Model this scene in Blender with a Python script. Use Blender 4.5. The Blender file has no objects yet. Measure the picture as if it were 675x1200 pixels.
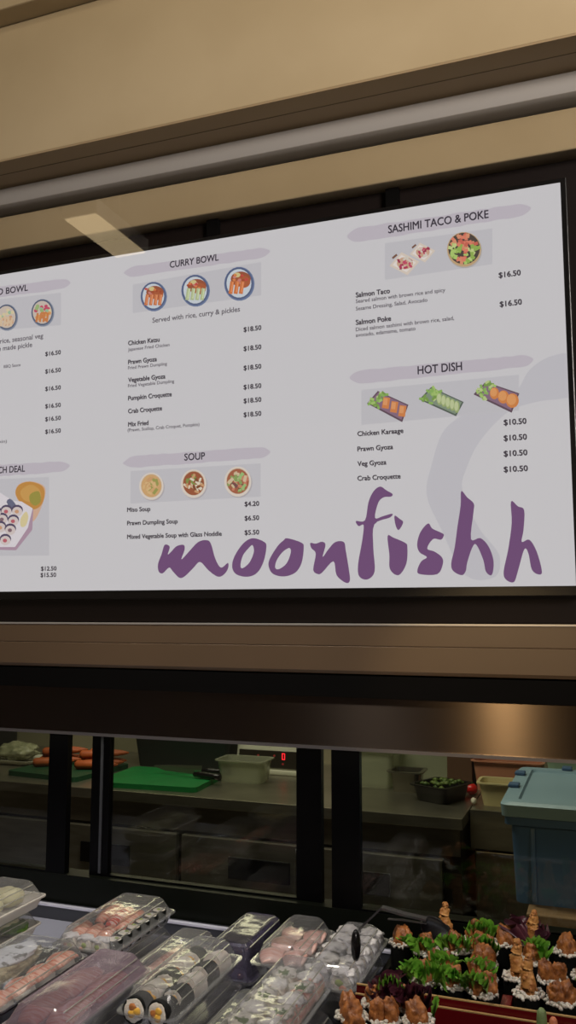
import bpy, bmesh, math, random
from mathutils import Vector, Matrix, noise
from mathutils.geometry import tessellate_polygon
R = random.Random(7)
PI = math.pi
sc = bpy.context.scene
COL = sc.collection
# ------------------------------------------------------------------ camera
CZ, FPX, PITCH, YAW = 1.55, 1000.0, math.atan(118/1000), math.radians(20.2)
cd = bpy.data.cameras.new('camera'); cam = bpy.data.objects.new('camera', cd); COL.objects.link(cam)
cam.location = (0, 0, CZ); cam.rotation_euler = (PI/2+PITCH, 0, YAW)
cd.sensor_fit = 'VERTICAL'; cd.sensor_height = 36; cd.lens = 36*FPX/1200; cd.clip_start = .02; cd.clip_end = 60
sc.camera = cam
def ray(px, py):
    x = (px-337.5)/FPX; y = (600-py)/FPX
    dy = math.cos(PITCH)-y*math.sin(PITCH); dz = math.sin(PITCH)+y*math.cos(PITCH)
    c, s = math.cos(YAW), math.sin(YAW)
    return (x*c-dy*s, x*s+dy*c, dz)
def onY(px, py, Y):
    r = ray(px, py); t = Y/r[1]; return Vector((r[0]*t, Y, CZ+r[2]*t))
def onZ(px, py, z):
    r = ray(px, py); t = (z-CZ)/r[2]; return Vector((r[0]*t, r[1]*t, z))
# ------------------------------------------------------------------ materials
def lin(c): 
    c = c/255; return c/12.92 if c <= .04045 else ((c+.055)/1.055)**2.4
def rgb(c): return (lin(c[0]), lin(c[1]), lin(c[2]), 1)
def newmat(name):
    m = bpy.data.materials.new(name); m.use_nodes = True
    nt = m.node_tree; return m, nt, nt.nodes['Principled BSDF'], nt.nodes['Material Output']
def coords(nt, scale=(1,1,1)):
    tc = nt.nodes.new('ShaderNodeTexCoord'); mp = nt.nodes.new('ShaderNodeMapping')
    mp.inputs['Scale'].default_value = scale; nt.links.new(tc.outputs['Object'], mp.inputs['Vector']); return mp.outputs[0]
def mat(name, c, rough=.5, metal=0, c2=None, ns=20, stretch=(1,1,1), bump=0, bs=None, spec=.5, sss=0, trans=0, aniso=0, lo=.35, hi=.65):
    m, nt, p, out = newmat(name)
    p.inputs['Base Color'].default_value = rgb(c); p.inputs['Roughness'].default_value = rough
    p.inputs['Metallic'].default_value = metal; p.inputs['Specular IOR Level'].default_value = spec
    if sss:
        p.inputs['Subsurface Weight'].default_value = sss; p.inputs['Subsurface Radius'].default_value = (.006,.004,.003)
    if c2 is not None or bump:
        v = coords(nt, stretch)
        n = nt.nodes.new('ShaderNodeTexNoise'); n.inputs['Scale'].default_value = ns; n.inputs['Detail'].default_value = 4
        nt.links.new(v, n.inputs['Vector'])
        if c2 is not None:
            r = nt.nodes.new('ShaderNodeValToRGB'); r.color_ramp.elements[0].color = rgb(c); r.color_ramp.elements[1].color = rgb(c2)
            r.color_ramp.elements[0].position = lo; r.color_ramp.elements[1].position = hi
            nt.links.new(n.outputs['Fac'], r.inputs['Fac']); nt.links.new(r.outputs['Color'], p.inputs['Base Color'])
        if bump:
            n2 = n
            if bs:
                n2 = nt.nodes.new('ShaderNodeTexNoise'); n2.inputs['Scale'].default_value = bs; n2.inputs['Detail'].default_value = 4
                nt.links.new(v, n2.inputs['Vector'])
            b = nt.nodes.new('ShaderNodeBump'); b.inputs['Strength'].default_value = 1; b.inputs['Distance'].default_value = bump
            nt.links.new(n2.outputs['Fac'], b.inputs['Height']); nt.links.new(b.outputs['Normal'], p.inputs['Normal'])
    if aniso:
        p.inputs['Anisotropic'].default_value = aniso; p.inputs['Anisotropic Rotation'].default_value = .25
        t = nt.nodes.new('ShaderNodeTangent'); t.direction_type = 'RADIAL'; t.axis = 'Z'
        nt.links.new(t.outputs['Tangent'], p.inputs['Tangent'])
    return m
def emi(name, c, s=1.0):
    m, nt, p, out = newmat(name)
    e = nt.nodes.new('ShaderNodeEmission'); e.inputs['Color'].default_value = rgb(c); e.inputs['Strength'].default_value = s
    nt.links.new(e.outputs[0], out.inputs['Surface']); return m
def film(name, base=.04, gain=1.0, tint=(255,255,255), haze=0, hazec=(200,200,200), rough=.05, bump=0, bs=60, stretch=(1,1,1)):
    """thin clear sheet: clear + fresnel gloss + a little milky haze"""
    m, nt, p, out = newmat(name)
    nt.nodes.remove(p); N = nt.nodes.new; L = nt.links.new
    tr = N('ShaderNodeBsdfTransparent'); tr.inputs['Color'].default_value = rgb(tint)
    gl = N('ShaderNodeBsdfGlossy'); gl.inputs['Roughness'].default_value = rough
    fr = N('ShaderNodeLayerWeight'); fr.inputs['Blend'].default_value = .5
    pw = N('ShaderNodeMath'); pw.operation = 'POWER'; pw.inputs[1].default_value = 5; L(fr.outputs['Facing'], pw.inputs[0])
    ma = N('ShaderNodeMath'); ma.operation = 'MULTIPLY_ADD'; ma.inputs[1].default_value = gain*.96; ma.inputs[2].default_value = base+.04*gain; ma.use_clamp = True
    L(pw.outputs[0], ma.inputs[0])
    mx = N('ShaderNodeMixShader'); L(ma.outputs[0], mx.inputs[0])
    if haze:
        df = N('ShaderNodeBsdfDiffuse'); df.inputs['Color'].default_value = rgb(hazec)
        h = N('ShaderNodeMixShader'); h.inputs[0].default_value = haze
        L(tr.outputs[0], h.inputs[1]); L(df.outputs[0], h.inputs[2]); L(h.outputs[0], mx.inputs[1])
    else: L(tr.outputs[0], mx.inputs[1])
    L(gl.outputs[0], mx.inputs[2]); L(mx.outputs[0], out.inputs['Surface'])
    if bump:
        n = N('ShaderNodeTexNoise'); n.inputs['Scale'].default_value = bs; L(coords(nt, stretch), n.inputs['Vector'])
        b = N('ShaderNodeBump'); b.inputs['Distance'].default_value = bump; L(n.outputs['Fac'], b.inputs['Height'])
        L(b.outputs['Normal'], gl.inputs['Normal']); L(b.outputs['Normal'], fr.inputs['Normal'])
    return m
# ------------------------------------------------------------------ mesh builder
class B:
    def __init__(s): s.bm = bmesh.new(); s.mi = 0
    def add(s, verts, faces):
        vs = [s.bm.verts.new(v) for v in verts]
        for f in faces:
            try:
                q = s.bm.faces.new([vs[i] for i in f]); q.material_index = s.mi
            except ValueError: pass
        return vs
    def box(s, x0, x1, y0, y1, z0, z1, bev=0, rz=0, c=None):
        r = bmesh.ops.create_cube(s.bm, size=1)
        vs = r['verts']
        bmesh.ops.scale(s.bm, verts=vs, vec=(x1-x0, y1-y0, z1-z0))
        if bev:
            es = list({e for v in vs for e in v.link_edges})
            o = bmesh.ops.bevel(s.bm, geom=es, offset=bev, segments=2, affect='EDGES', profile=.5)
            vs = list({v for f in o['faces'] for v in f.verts} | {v for v in vs if v.is_valid})
        M_ = Matrix.Translation(((x0+x1)/2, (y0+y1)/2, (z0+z1)/2)) @ Matrix.Rotation(rz, 4, 'Z')
        bmesh.ops.transform(s.bm, verts=vs, matrix=M_)
        for f in {f for v in vs for f in v.link_faces}: f.material_index = s.mi
        return s
    def loft(s, rings, close=True, cap0=False, cap1=False):
        n = len(rings[0]); vs = [[s.bm.verts.new(v) for v in r] for r in rings]
        for a, b in zip(vs, vs[1:]):
            for i in range(n if close else n-1):
                j = (i+1) % n
                f = s.bm.faces.new((a[i], a[j], b[j], b[i])); f.material_index = s.mi
        if cap0: f = s.bm.faces.new(vs[0][::-1]); f.material_index = s.mi
        if cap1: f = s.bm.faces.new(vs[-1]); f.material_index = s.mi
        return s
    def tube(s, pts, r, n=8):
        pts = [Vector(p) for p in pts]; rings = []
        for i, p in enumerate(pts):
            d = (pts[min(i+1, len(pts)-1)]-pts[max(i-1, 0)]).normalized()
            u = d.cross(Vector((0,0,1)))
            if u.length < .1: u = d.cross(Vector((1,0,0)))
            u.normalize(); v = d.cross(u); rr = r[i] if isinstance(r, (list, tuple)) else r
            rings.append([p+u*rr*math.cos(2*PI*k/n)+v*rr*math.sin(2*PI*k/n) for k in range(n)])
        return s.loft(rings, True, True, True)
    def blob(s, c, rad, amp=.15, freq=2, seed=0, sub=3, M_=None, hi=0):
        r = bmesh.ops.create_icosphere(s.bm, subdivisions=sub, radius=1); off = Vector((seed*3.7, seed*1.3, seed*.7))
        for v in r['verts']:
            p = v.co.copy(); k = 1+amp*noise.noise(p*freq+off)
            if hi: k += hi*noise.noise(p*freq*4+off)
            q = Vector((p.x*rad[0]*k, p.y*rad[1]*k, p.z*rad[2]*k))
            v.co = (M_ @ q if M_ else q)+Vector(c)
        for f in {f for v in r['verts'] for f in v.link_faces}: f.material_index = s.mi; f.smooth = True
        return s
    def poly(s, outer, holes=(), f=lambda p: p):
        loops = [[Vector((p[0], p[1], 0)) for p in outer]]+[[Vector((p[0], p[1], 0)) for p in h] for h in holes]
        tr = tessellate_polygon(loops); flat = [p for l in loops for p in l]
        s.add([f((p.x, p.y)) for p in flat], tr); return s
    def build(s, name, mats, parent=None, smooth=None, loc=None, **props):
        if not isinstance(mats, (list, tuple)): mats = [mats]
        bmesh.ops.recalc_face_normals(s.bm, faces=s.bm.faces)
        me = bpy.data.meshes.new(name); s.bm.to_mesh(me); s.bm.free()
        for m in mats: me.materials.append(m)
        if smooth:
            for p in me.polygons: p.use_smooth = True
            if smooth != True: me.set_sharp_from_angle(angle=math.radians(smooth))
        o = bpy.data.objects.new(name, me); COL.objects.link(o)
        if loc: o.location = loc
        if parent: o.parent = parent
        for k, v in props.items(): o[k] = v
        return o
def thing(name, label, cat, loc, group=None, rz=0):
    o = bpy.data.objects.new(name, None); COL.objects.link(o); o.location = loc; o.rotation_euler = (0,0,rz); o.empty_display_size = .02
    o['label'] = label; o['category'] = cat
    if group: o['group'] = group
    return o
def tag(o, label, cat, group=None):
    o['label'] = label; o['category'] = cat
    if group: o['group'] = group
    return o
def stru(o): o['kind'] = 'structure'; return o
def rrect(x0, x1, y0, y1, z, c, n=3, f=(1,1,1,1)):
    """rounded rectangle ring"""
    pts = []
    for k, (cx, cy, a) in enumerate(((x1-c, y1-c, 0), (x0+c, y1-c, 90), (x0+c, y0+c, 180), (x1-c, y0+c, 270))):
        for i in range(n+1):
            t = math.radians(a+90*i/n); pts.append(Vector((cx+c*math.cos(t), cy+c*math.sin(t), z)))
    return pts
def catmull(pts, n=5, closed=True):
    out = []; L = len(pts)
    for i in range(L if closed else L-1):
        p = [Vector(pts[(i+k-1) % L] if closed else pts[max(0, min(L-1, i+k-1))]) for k in range(4)]
        for j in range(n):
            t = j/n
            out.append(.5*((2*p[1])+(p[2]-p[0])*t+(2*p[0]-5*p[1]+4*p[2]-p[3])*t*t+(3*p[1]-p[0]-3*p[2]+p[3])*t**3))
    return out
# palette
BEIGE = mat('beige_lacquer', (176,156,122), .32, c2=(168,148,114), ns=3, spec=.5)
BEIGE_D = mat('beige_lacquer_seam', (92,76,52), .6)
PALE = mat('pale_aluminium', (190,184,178), .35, metal=.5)
BLACK = mat('black_satin', (14,12,12), .3)
BLACKM = mat('black_matt', (5,4,4), .8, spec=.1)
STEEL = mat('brushed_steel', (100,88,80), .24, metal=1, c2=(94,84,78), ns=30, stretch=(1,1,40), aniso=.98)
STEELK = mat('kitchen_steel', (158,152,136), .33, metal=.85, c2=(140,134,118), ns=8, stretch=(1,1,6), bump=.0004)
GLASS = film('window_glass', base=.0, gain=1.0, tint=(235,238,235), rough=.01)
SGLASS = film('screen_glass', base=.01, gain=1.0, tint=(252,252,252), rough=.01)
# ------------------------------------------------------------------ setting
def S(name, m, *bx, bev=0, **kw):
    b = B()
    for q in bx: b.box(*q, bev=bev)
    return stru(b.build(name, m, **kw))
TILEF = mat('floor_tile', (120,112,100), .35, c2=(104,97,86), ns=4)
WALLK = mat('kitchen_wall_panel', (128,122,98), .45, c2=(118,112,90), ns=3)
S('floor', TILEF, (-5, 3, -4, 3.6, -.05, 0))
S('wall_back', WALLK, (-5, 3, 3.5, 3.6, 0, 2.75))
S('wall_left', WALLK, (-5.1, -5, 1.9, 3.6, 0, 2.75))
S('wall_right', WALLK, (3, 3.1, 1.9, 3.6, 0, 2.75))
S('wall_shopfront', BLACKM, (-5, 3, 1.80, 1.90, 1.285, 3.3))
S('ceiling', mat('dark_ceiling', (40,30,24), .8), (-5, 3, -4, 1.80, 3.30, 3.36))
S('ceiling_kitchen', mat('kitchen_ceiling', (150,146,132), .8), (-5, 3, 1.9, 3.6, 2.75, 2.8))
# bulkhead above the menu: fascia, dark underside, rounded light lip
b = B(); b.box(-5, 3, 1.63, 1.80, 2.665, 3.022)
stru(b.build('trim_1', BEIGE)); 
b = B(); b.box(-5, 3, 1.576, 1.80, 3.024, 3.10, bev=.004); stru(b.build('trim_2', BEIGE))
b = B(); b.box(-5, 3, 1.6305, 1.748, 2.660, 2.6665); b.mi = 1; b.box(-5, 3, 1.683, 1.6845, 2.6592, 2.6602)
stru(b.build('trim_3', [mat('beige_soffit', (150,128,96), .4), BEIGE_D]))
prof = [(1.80, 2.662), (1.748, 2.662), (1.738, 2.655), (1.733, 2.64), (1.733, 2.625), (1.738, 2.612), (1.75, 2.606), (1.80, 2.606)]
b = B(); b.loft([[Vector((x, y, z)) for y, z in prof] for x in (-5, 3)], True, True, True)
stru(b.build('trim_4', mat('pale_lip', (178,172,166), .3, metal=.25), smooth=40))
# ------------------------------------------------------------------ menu cabinet around the screen
DS = 1.75
cab = thing('menu_cabinet', 'long beige metal frame with dark glass front around the lit menu', 'display frame', (-.8, 1.75, 1.40))
def kid(b, name, m, p, **kw):
    o = b.build(name, m, p, **kw); o.matrix_parent_inverse = Matrix.Translation(p.location).inverted() if p.rotation_euler.z == 0 else p.matrix_basis.inverted(); return o
b = B(); b.box(-4, 2.2, 1.742, 1.80, 2.490, 2.580, bev=.003); kid(b, 'top_rail', BEIGE, cab)
prof = [(1.80, 1.526), (1.745, 1.526), (1.741, 1.522), (1.741, 1.482), (1.7425, 1.4805), (1.741, 1.479), (1.741, 1.43), (1.745, 1.423), (1.80, 1.423)]
b = B(); b.loft([[Vector((x, y, z)) for y, z in prof] for x in (-4, 2.2)], True, True, True); kid(b, 'bottom_rail', mat('beige_rail_shaded', (92,74,57), .42, c2=(88,71,55), ns=3), cab)  # darker copy of the beige; dimmer light down here put into the colour
b = B(); b.box(-4, 2.2, 1.739, 1.7408, 1.5235, 1.5275); kid(b, 'edge_strip', PALE, cab, label='thin pale metal edge strip')
b = B(); b.box(-4, 2.2, 1.785, 1.80, 1.529, 2.489); kid(b, 'back_panel', mat('dark_back_panel', (24,15,12), .7, spec=.2), cab)
for x in (-1.70, -.86, -.42, .42):
    b = B(); b.box(x, x+.03, 1.770, 1.784, 2.440, 2.488); kid(b, 'bracket', BLACKM, cab)
b = B(); b.box(-4, 2.2, 1.7355, 1.7375, 1.530, 2.582); kid(b, 'front_glass', SGLASS, cab)
# ------------------------------------------------------------------ menu screen
SX0, SX1, SZ0, SZ1 = -1.66, -.049, 1.602, 2.4265
scr = thing('menu_screen', 'wide lit white menu board screen with purple brush lettering', 'menu screen', (-.85, DS, SZ0))
b = B(); b.box(SX0-.012, SX1+.012, DS+.004, DS+.033, SZ0-.02, SZ1+.012, bev=.002); kid(b, 'bezel', BLACK, scr)
b = B(); b.box(SX0, SX1, DS, DS+.0039, SZ0, SZ1); kid(b, 'display', emi('screen_white', (206,203,205)), scr)
def W(off):
    def g(p):
        v = onY(p[0], p[1], DS-off); v.x = min(v.x, SX1-.0005); return v
    return g
EM = {}
def E_(c):
    if c not in EM: EM[c] = emi('ink_%02x%02x%02x' % c, c)
    return EM[c]
TXT = []
def text(s, x0, x1, yb, cap, bold=False, yright=False):
    """text fitted between pixel x0..x1 of the photo, baseline through (x0|x1, yb)"""
    a = onY(x0, yb if not yright else yb, DS-.0012); c = onY(x1, yb, DS-.0012)
    if yright: a = Vector((onY(x0, yb, DS-.0012).x, a.y, c.z))
    # cap height in metres at this place
    h = (onY(x0, yb-cap, DS-.0012)-onY(x0, yb, DS-.0012)).z
    cu = bpy.data.curves.new('t', 'FONT'); cu.body = s; cu.size = 1; cu.resolution_u = 3
    o = bpy.data.objects.new('t', cu); COL.objects.link(o); bpy.context.view_layer.update()
    me = bpy.data.meshes.new_from_object(o.evaluated_get(bpy.context.evaluated_depsgraph_get()))
    xs = [v.co.x for v in me.vertices]; mn, mx = min(xs), max(xs)
    kx = (c.x-a.x)/(mx-mn); kz = h/.73
    vs = [Vector((a.x+(v.co.x-mn)*kx, a.y, a.z+v.co.y*kz)) for v in me.vertices]
    fs = [tuple(p.vertices) for p in me.polygons]
    bpy.data.objects.remove(o); bpy.data.curves.remove(cu); bpy.data.meshes.remove(me)
    n = len(vs); e = h*(.10 if bold else .05); out = list(vs); of = list(fs)
    for q_, (ex, ez) in enumerate(((e,0),(0,e),(e,e))):
        out += [v+Vector((ex-e/2, -.00003*(q_+1), ez-e/2)) for v in vs]; of += [tuple(i+n*(q_+1) for i in f_) for f_ in fs]
    TXT.append((out, of))
def flush(name, m, **kw):
    for vs, fs in TXT:
        b = B(); b.add(vs, fs); kid(b, name, m, scr, **kw)
    TXT.clear()
INK = E_((78,72,78))
def strip(x0, x1, y0a, y0b, y1a, y1b, seed=1):
    rr = random.Random(seed); top = []; bot = []
    n = 26
    for i in range(n+1):
        t = i/n; x = x0+(x1-x0)*t
        e = min(1, t/.06, (1-t)/.06); e = .25+.75*math.sqrt(max(e, 0))
        ya = y0a+(y1a-y0a)*t; yb = y0b+(y1b-y0b)*t; m_ = (ya+yb)/2; h = (yb-ya)/2*e
        top.append((x+rr.uniform(-1,1), m_-h+rr.uniform(-.5,.5))); bot.append((x+rr.uniform(-1,1), m_+h+rr.uniform(-.5,.5)))
    b = B(); b.poly([p for p in catmull(top+bot[::-1], 2)], f=W(.0004)); kid(b, 'header_strip', E_((192,184,192)), scr)
strip(146, 316, 314, 326, 288.5, 301, 1); strip(145, 317, 535, 549, 523, 536, 2)
strip(408, 621, 268.5, 285.5, 237, 252, 3); strip(411, 625, 435, 451, 415, 429, 4)
strip(-70, 82, 344.5, 358, 325.5, 337.5, 5); strip(-70, 81, 549, 563, 540, 552.5, 6)
# grey lilac brush stroke of the artwork
b = B(); b.poly(catmull([(620,434),(644,418),(673.6,417),(674,461),(628,471),(595,483),(563,516),(547,548),(542,575),(562,620),(585,650),(580,676),(545,674),(517,620),(500,580),(506,544),(518,508),(538,489),(571,471),(604,459)], 4), f=W(.0002))
kid(b, 'brush_stroke', E_((195,192,197)), scr)
# picture backgrounds
def quad(c, w=.0005, name='picture_background', col=(195,192,196)):
    b = B(); b.poly(c, f=W(w)); kid(b, name, E_(col), scr)
quad([(155.5,333.5),(306,307),(306,346),(155.5,367)]); quad([(153,552),(305.5,543),(305.5,582),(153,590)])
quad([(451,285),(577,267.5),(577,309.5),(451,328)]); quad([(423.5,457),(608,439),(608,481),(423.5,498)])
quad([(-60,357),(71.5,343),(71.5,381),(-60,392)]); quad([(-60,564),(57.5,559),(57.5,651),(-60,652)])
def ell(cx, cy, rx, ry, n=22): return [(cx+rx*math.cos(2*PI*k/n), cy+ry*math.sin(2*PI*k/n)) for k in range(n)]
def picture(name, layers, **kw):
    """flat printed picture: layers of (polygon px, colour)"""
    b = B(); mats = []
    for i, (pl, c) in enumerate(layers):
        m = E_(tuple(int(v*.82+.18*g_) for v, g_ in zip(c, (188,178,174))))
        if m not in mats: mats.append(m)
        b.mi = mats.index(m); b.poly(pl, f=W(.0007+.00001*i))
    return kid(b, name, mats, scr, **kw)
def rect(cx, cy, w, h, a=0):
    c, s = math.cos(a), math.sin(a)
    return [(cx+x*c-y*s, cy+x*s+y*c) for x, y in ((-w,-h),(w,-h),(w,h),(-w,h))]
def curry(cx, cy, r, main, kind, seed):
    q = random.Random(seed); L = [(ell(cx+.5, cy+.6, r, r*1.12), (92,110,150)), (ell(cx, cy, r*.93, r*1.05), (70,84,120)), (ell(cx, cy, r*.82, r*.94), (205,214,222)),
         (ell(cx+.12*r, cy-.28*r, r*.66, r*.5), (150,70,42)), (ell(cx+.3*r, cy-.1*r, r*.45, r*.4), (170,78,40)), (ell(cx-.12*r, cy-.55*r, r*.22, r*.16), (214,196,130))]
    for k in range(12): L.append((ell(cx+q.uniform(-.6,.6)*r, cy+q.uniform(-.55,.05)*r, r*.11, r*.09, 8), q.choice([(196,60,50),(160,60,30),(222,120,60),(205,120,110)])))
    for k in range(4 if kind != 'ball' else 3):
        x = cx-r*.5+k*r*.34
        L.append((rect(x, cy+r*.28, r*.13, r*.42, .15), main)); L.append((rect(x+r*.05, cy+r*.25, r*.045, r*.34, .15), tuple(min(255, v+30) for v in main)))
    picture('bowl_picture', L)
curry(179.7, 347, 15.5, (205,112,62), 'a', 1); curry(228.7, 340, 16.8, (178,192,140), 'a', 2); curry(280, 332, 17.8, (208,108,52), 'ball', 3)
def bento(cx, cy, r, seed, main):
    q = random.Random(seed); L = [(ell(cx+.6, cy+.6, r, r*1.2), (120,130,150)), (ell(cx, cy, r*.93, r*1.12), (66,78,104)), (ell(cx, cy, r*.83, r*1.0), (206,190,176))]
    for k in range(26):
        t = q.uniform(0, 2*PI); d = math.sqrt(q.random())*.7*r; x = cx+d*math.cos(t); y = cy+d*math.sin(t)
        c = q.choice([(150,180,110),(196,60,90),(222,206,160),(150,190,150)]) if y < cy else q.choice(main)
        L.append((ell(x, y, r*.16, r*.16, 8), c))
    for k in range(4): L.append((rect(cx-r*.45+k*r*.3, cy+r*.45, r*.09, r*.4, .15), main[0]))
    picture('bowl_picture', L)
bento(7.5, 371.5, 13, 4, [(222,192,156),(206,150,110)]); bento(49.5, 366, 13.5, 5, [(206,120,60),(220,150,80)])
def soup(cx, cy, r, seed, base, bits, n):
    q = random.Random(seed); L = [(ell(cx+1, cy+1.4, r*1.02, r*1.12), (178,172,176)), (ell(cx, cy, r, r*1.12), (226,214,200)), (ell(cx, cy-.6, r*.86, r*.97), (204,180,150)), (ell(cx, cy-.4, r*.82, r*.93), base)]
    for k in range(n):
        t = q.uniform(0, 2*PI); d = math.sqrt(q.random())*.68*r; s_ = q.uniform(.08,.18)*r
        L.append((rect(cx+d*math.cos(t), cy+d*math.sin(t), s_*1.5, s_*.7, q.uniform(0,3)), q.choice(bits)))
    picture('bowl_picture', L)
soup(177.4, 569.8, 14.3, 6, (212,164,104), [(206,150,96),(150,150,70),(220,180,120)], 22)
soup(226.9, 566.8, 15, 7, (150,72,40), [(228,218,190),(226,216,190),(120,140,60),(120,60,30),(206,150,100)], 34)
soup(278.7, 564.4, 15.8, 8, (160,84,54), [(130,156,80),(206,120,90),(214,190,150),(110,60,60),(150,190,110)], 40)
q = random.Random(9)
L = [(ell(544.5, 293.5, 20.5, 21), (178,172,170)), (ell(543.8, 292.3, 20, 20.4), (196,160,112)), (ell(543.8, 291.2, 18.6, 18.6), (60,52,44))]
for k in range(70):
    t = q.uniform(0, 2*PI); d = math.sqrt(q.random())*16.5; x, y = d*math.cos(t), d*math.sin(t)
    c = q.choice([(226,120,92),(206,90,70),(220,140,100)]) if (y < -4 or abs(x+y*.3) < 4) else q.choice([(140,176,70),(170,204,100),(196,214,130)])
    L.append((rect(543.8+x, 291+y, 2.6, 1.9, q.uniform(0,3)), c))
picture('poke_bowl_picture', L)
L = []
for cx, cy, s_ in ((495.5,295.5,.86),(474.5,308.5,1)):
    L.append(([(cx-18*s_,cy+3*s_),(cx-4*s_,cy-13*s_),(cx+17*s_,cy-2*s_),(cx+3*s_,cy+14*s_)], (222,206,188)))
    L.append(([(cx-14.5*s_,cy+2*s_),(cx-4*s_,cy-10*s_),(cx+13*s_,cy-1*s_),(cx+2*s_,cy+10.5*s_)], (236,228,220)))
    L.append((ell(cx, cy, 9.5*s_, 7*s_), (206,160,130)))
    for k in range(16): L.append((rect(cx+q.uniform(-8,8)*s_, cy+q.uniform(-6,6)*s_, 2.4*s_, 1.3*s_, q.uniform(0,3)), q.choice([(176,40,76),(196,60,90),(226,190,180),(214,206,190),(150,30,60)])))
    L.append((rect(cx-12*s_, cy-8*s_, 3.5*s_, 1.2*s_, -.7), (110,70,50)))
picture('taco_picture', L)
def dish(c, kind, seed):
    q = random.Random(seed); c = [(400+x/2.4545, 410+y/2.4545) for x, y in c]
    def uv(u, v):
        return (c[0][0]*(1-u)*(1-v)+c[1][0]*u*(1-v)+c[2][0]*u*v+c[3][0]*(1-u)*v, c[0][1]*(1-u)*(1-v)+c[1][1]*u*(1-v)+c[2][1]*u*v+c[3][1]*(1-u)*v)
    L = [(c, (84,60,74) if kind != 'gyoza' else (70,84,72)), ([uv(.04,.06),uv(.96,.06),uv(.96,.9),uv(.04,.9)], (128,96,120) if kind != 'gyoza' else (120,140,116))]
    for k in range(26):
        x, y = uv(q.uniform(0,.3), q.uniform(-.05,.95)); L.append((rect(x, y, 2.6, 1.4, q.uniform(0,3)), q.choice([(130,176,80),(160,196,100),(186,206,130),(110,150,60)])))
    n = {'karaage':3, 'gyoza':5, 'croquette':3}[kind]
    for k in range(n):
        x, y = uv(.4+k*.5/max(1, n-1)*(1 if n > 3 else 1), .45)
        if kind == 'karaage': L += [(rect(x, y, 4, 6.5, .15), (214,122,60)), (rect(x-.8, y-1.5, 2.4, 4, .1), (230,150,90))]
        elif kind == 'gyoza': L += [(ell(x, y, 3.4, 7.2, 12), (150,170,104)), (ell(x-.6, y-.8, 2.4, 5.6, 12), (192,206,150))]
        else: L += [(ell(x, y, 5.5+k*1.1, 7+k*.8, 14), (214,124,56)), (ell(x-1, y-1.2, 4+k*.8, 5+k*.7, 14), (230,152,84))]
    picture('dish_picture', L)
dish([(105,118),(193,158),(175,208),(74,154)], 'karaage', 1); dish([(258,107),(352,150),(330,191),(224,143)], 'gyoza', 2); dish([(415,92),(512,125),(490,181),(380,128)], 'croquette', 3)
# bento box and orange cup of the lunch picture (crop scale 3.97, origin 0,500)
def c7(l): return [(x/3.97, 500+y/3.97) for x, y in l]
L = [(c7(catmull([(72,320),(85,270),(140,254),(200,272),(212,310),(190,380),(165,430),(140,440),(110,380)], 3)), (214,170,140)),
     (c7(catmull([(72,312),(90,270),(140,256),(195,275),(208,312),(195,360),(160,385),(110,370)], 3)), (196,132,52)), (c7(catmull([(95,300),(140,270),(180,290),(190,330),(150,350),(110,340)], 3)), (206,150,70)),
     (c7(catmull([(140,315),(180,300),(190,345),(165,368),(140,350)], 3)), (150,140,50)),
     (c7([(-150,330),(-10,300),(60,350),(100,350),(155,385),(150,480),(75,575),(-150,570)]), (170,140,160)), (c7([(-150,320),(-10,300),(60,345),(100,348),(152,380),(130,470),(70,560),(-150,560)]), (226,220,226)),
     (c7(catmull([(30,350),(45,335),(65,350),(75,372),(50,378)], 2)), (88,92,120))]
for i, (x, y) in enumerate([(30,395),(80,395),(10,432),(62,440),(2,470),(48,482),(25,530),(-20,400),(-40,450),(-30,500),(-70,420),(-80,480)]):
    L += [(c7(ell(x, y-8, 27, 24, 14)), (66,56,84)), (c7(ell(x, y, 24, 22, 14)), (216,200,196)), (c7(ell(x-2, y, 10, 9, 10)), [(186,84,96),(206,150,110),(120,90,100)][i % 3])]
L += [(c7(catmull([(95,430),(120,395),(132,420),(120,460),(98,465)], 3)), (222,206,150))]
picture('lunch_box_picture', L)
# texts
CAPH = 7.4
text('BENTO BOWL', -24, 32.5, 340.5, 7.5, yright=True)
text('CURRY BOWL', 199, 256, 314, 8); text('SOUP', 216, 240, 539.8, 8.5)
text('SASHIMI TACO & POKE', 455, 573, 273.5, 9.5); text('HOT DISH', 489.6, 541.5, 438.7, 10); text('LUNCH DEAL', -17, 29, 552.6, 7.8, yright=True)
flush('heading_text', E_((64,58,66)))
text('with rice, seasonal veg', -14.5, 50.5, 396, 5.8, yright=True); text('home made pickle', -14.5, 37.5, 406.5, 5.8, yright=True)
text('Served with rice, curry & pickles', 178.6, 281, 378.4, 6)
for s, x0, x1, y in (('Japanese Fried Chicken',150,198.5,411.5),('Fried Prawn Dumpling',150,195.5,433),('Fried Vegetable Dumpling',150,204,454),('(Prawn, Scallop, Crab Croquet, Pumpkin)',149.6,233.5,506)): text(s, x0, x1, y, 3.9)
text('BBQ Sauce', 4.5, 24, 429, 3.6, yright=True); text('Pumpkin)', -15, 8, 518.6, 3.6, yright=True)
for s, x1, y in (('Seared salmon with brown rice and spicy',522,355.3),('Sesame Dressing, Salad, Avocado',501,364),('Diced salmon sashimi with brown rice, salad,',532.5,388.3),('avocado, edamame, tomato',487,395)): text(s, 417, x1, y, 4.6)
flush('description_text', E_((104,98,104)))
for y in (417.3,437.8,458.2,478.6,493.7,508.4): text('$16.50', 53, 71, y, 5, True)
text('$12.50', 48, 66, 668.8, 5, True); text('$15.50', 47.5, 65.5, 676.3, 5, True)
for y in (389,411.4,434,456.5,472.6,488.8): text('$18.50', 285.5, 306, y, 5.6, True)
for s, y in (('$4.20',593.4),('$6.50',610),('$5.50',626.8)): text(s, 286.7, 303.5, y, 5.6, True)
text('$16.50', 584.6, 610.2, 325.8, 6.6, True); text('$16.50', 585.8, 611.5, 359.8, 6.6, True)
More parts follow.
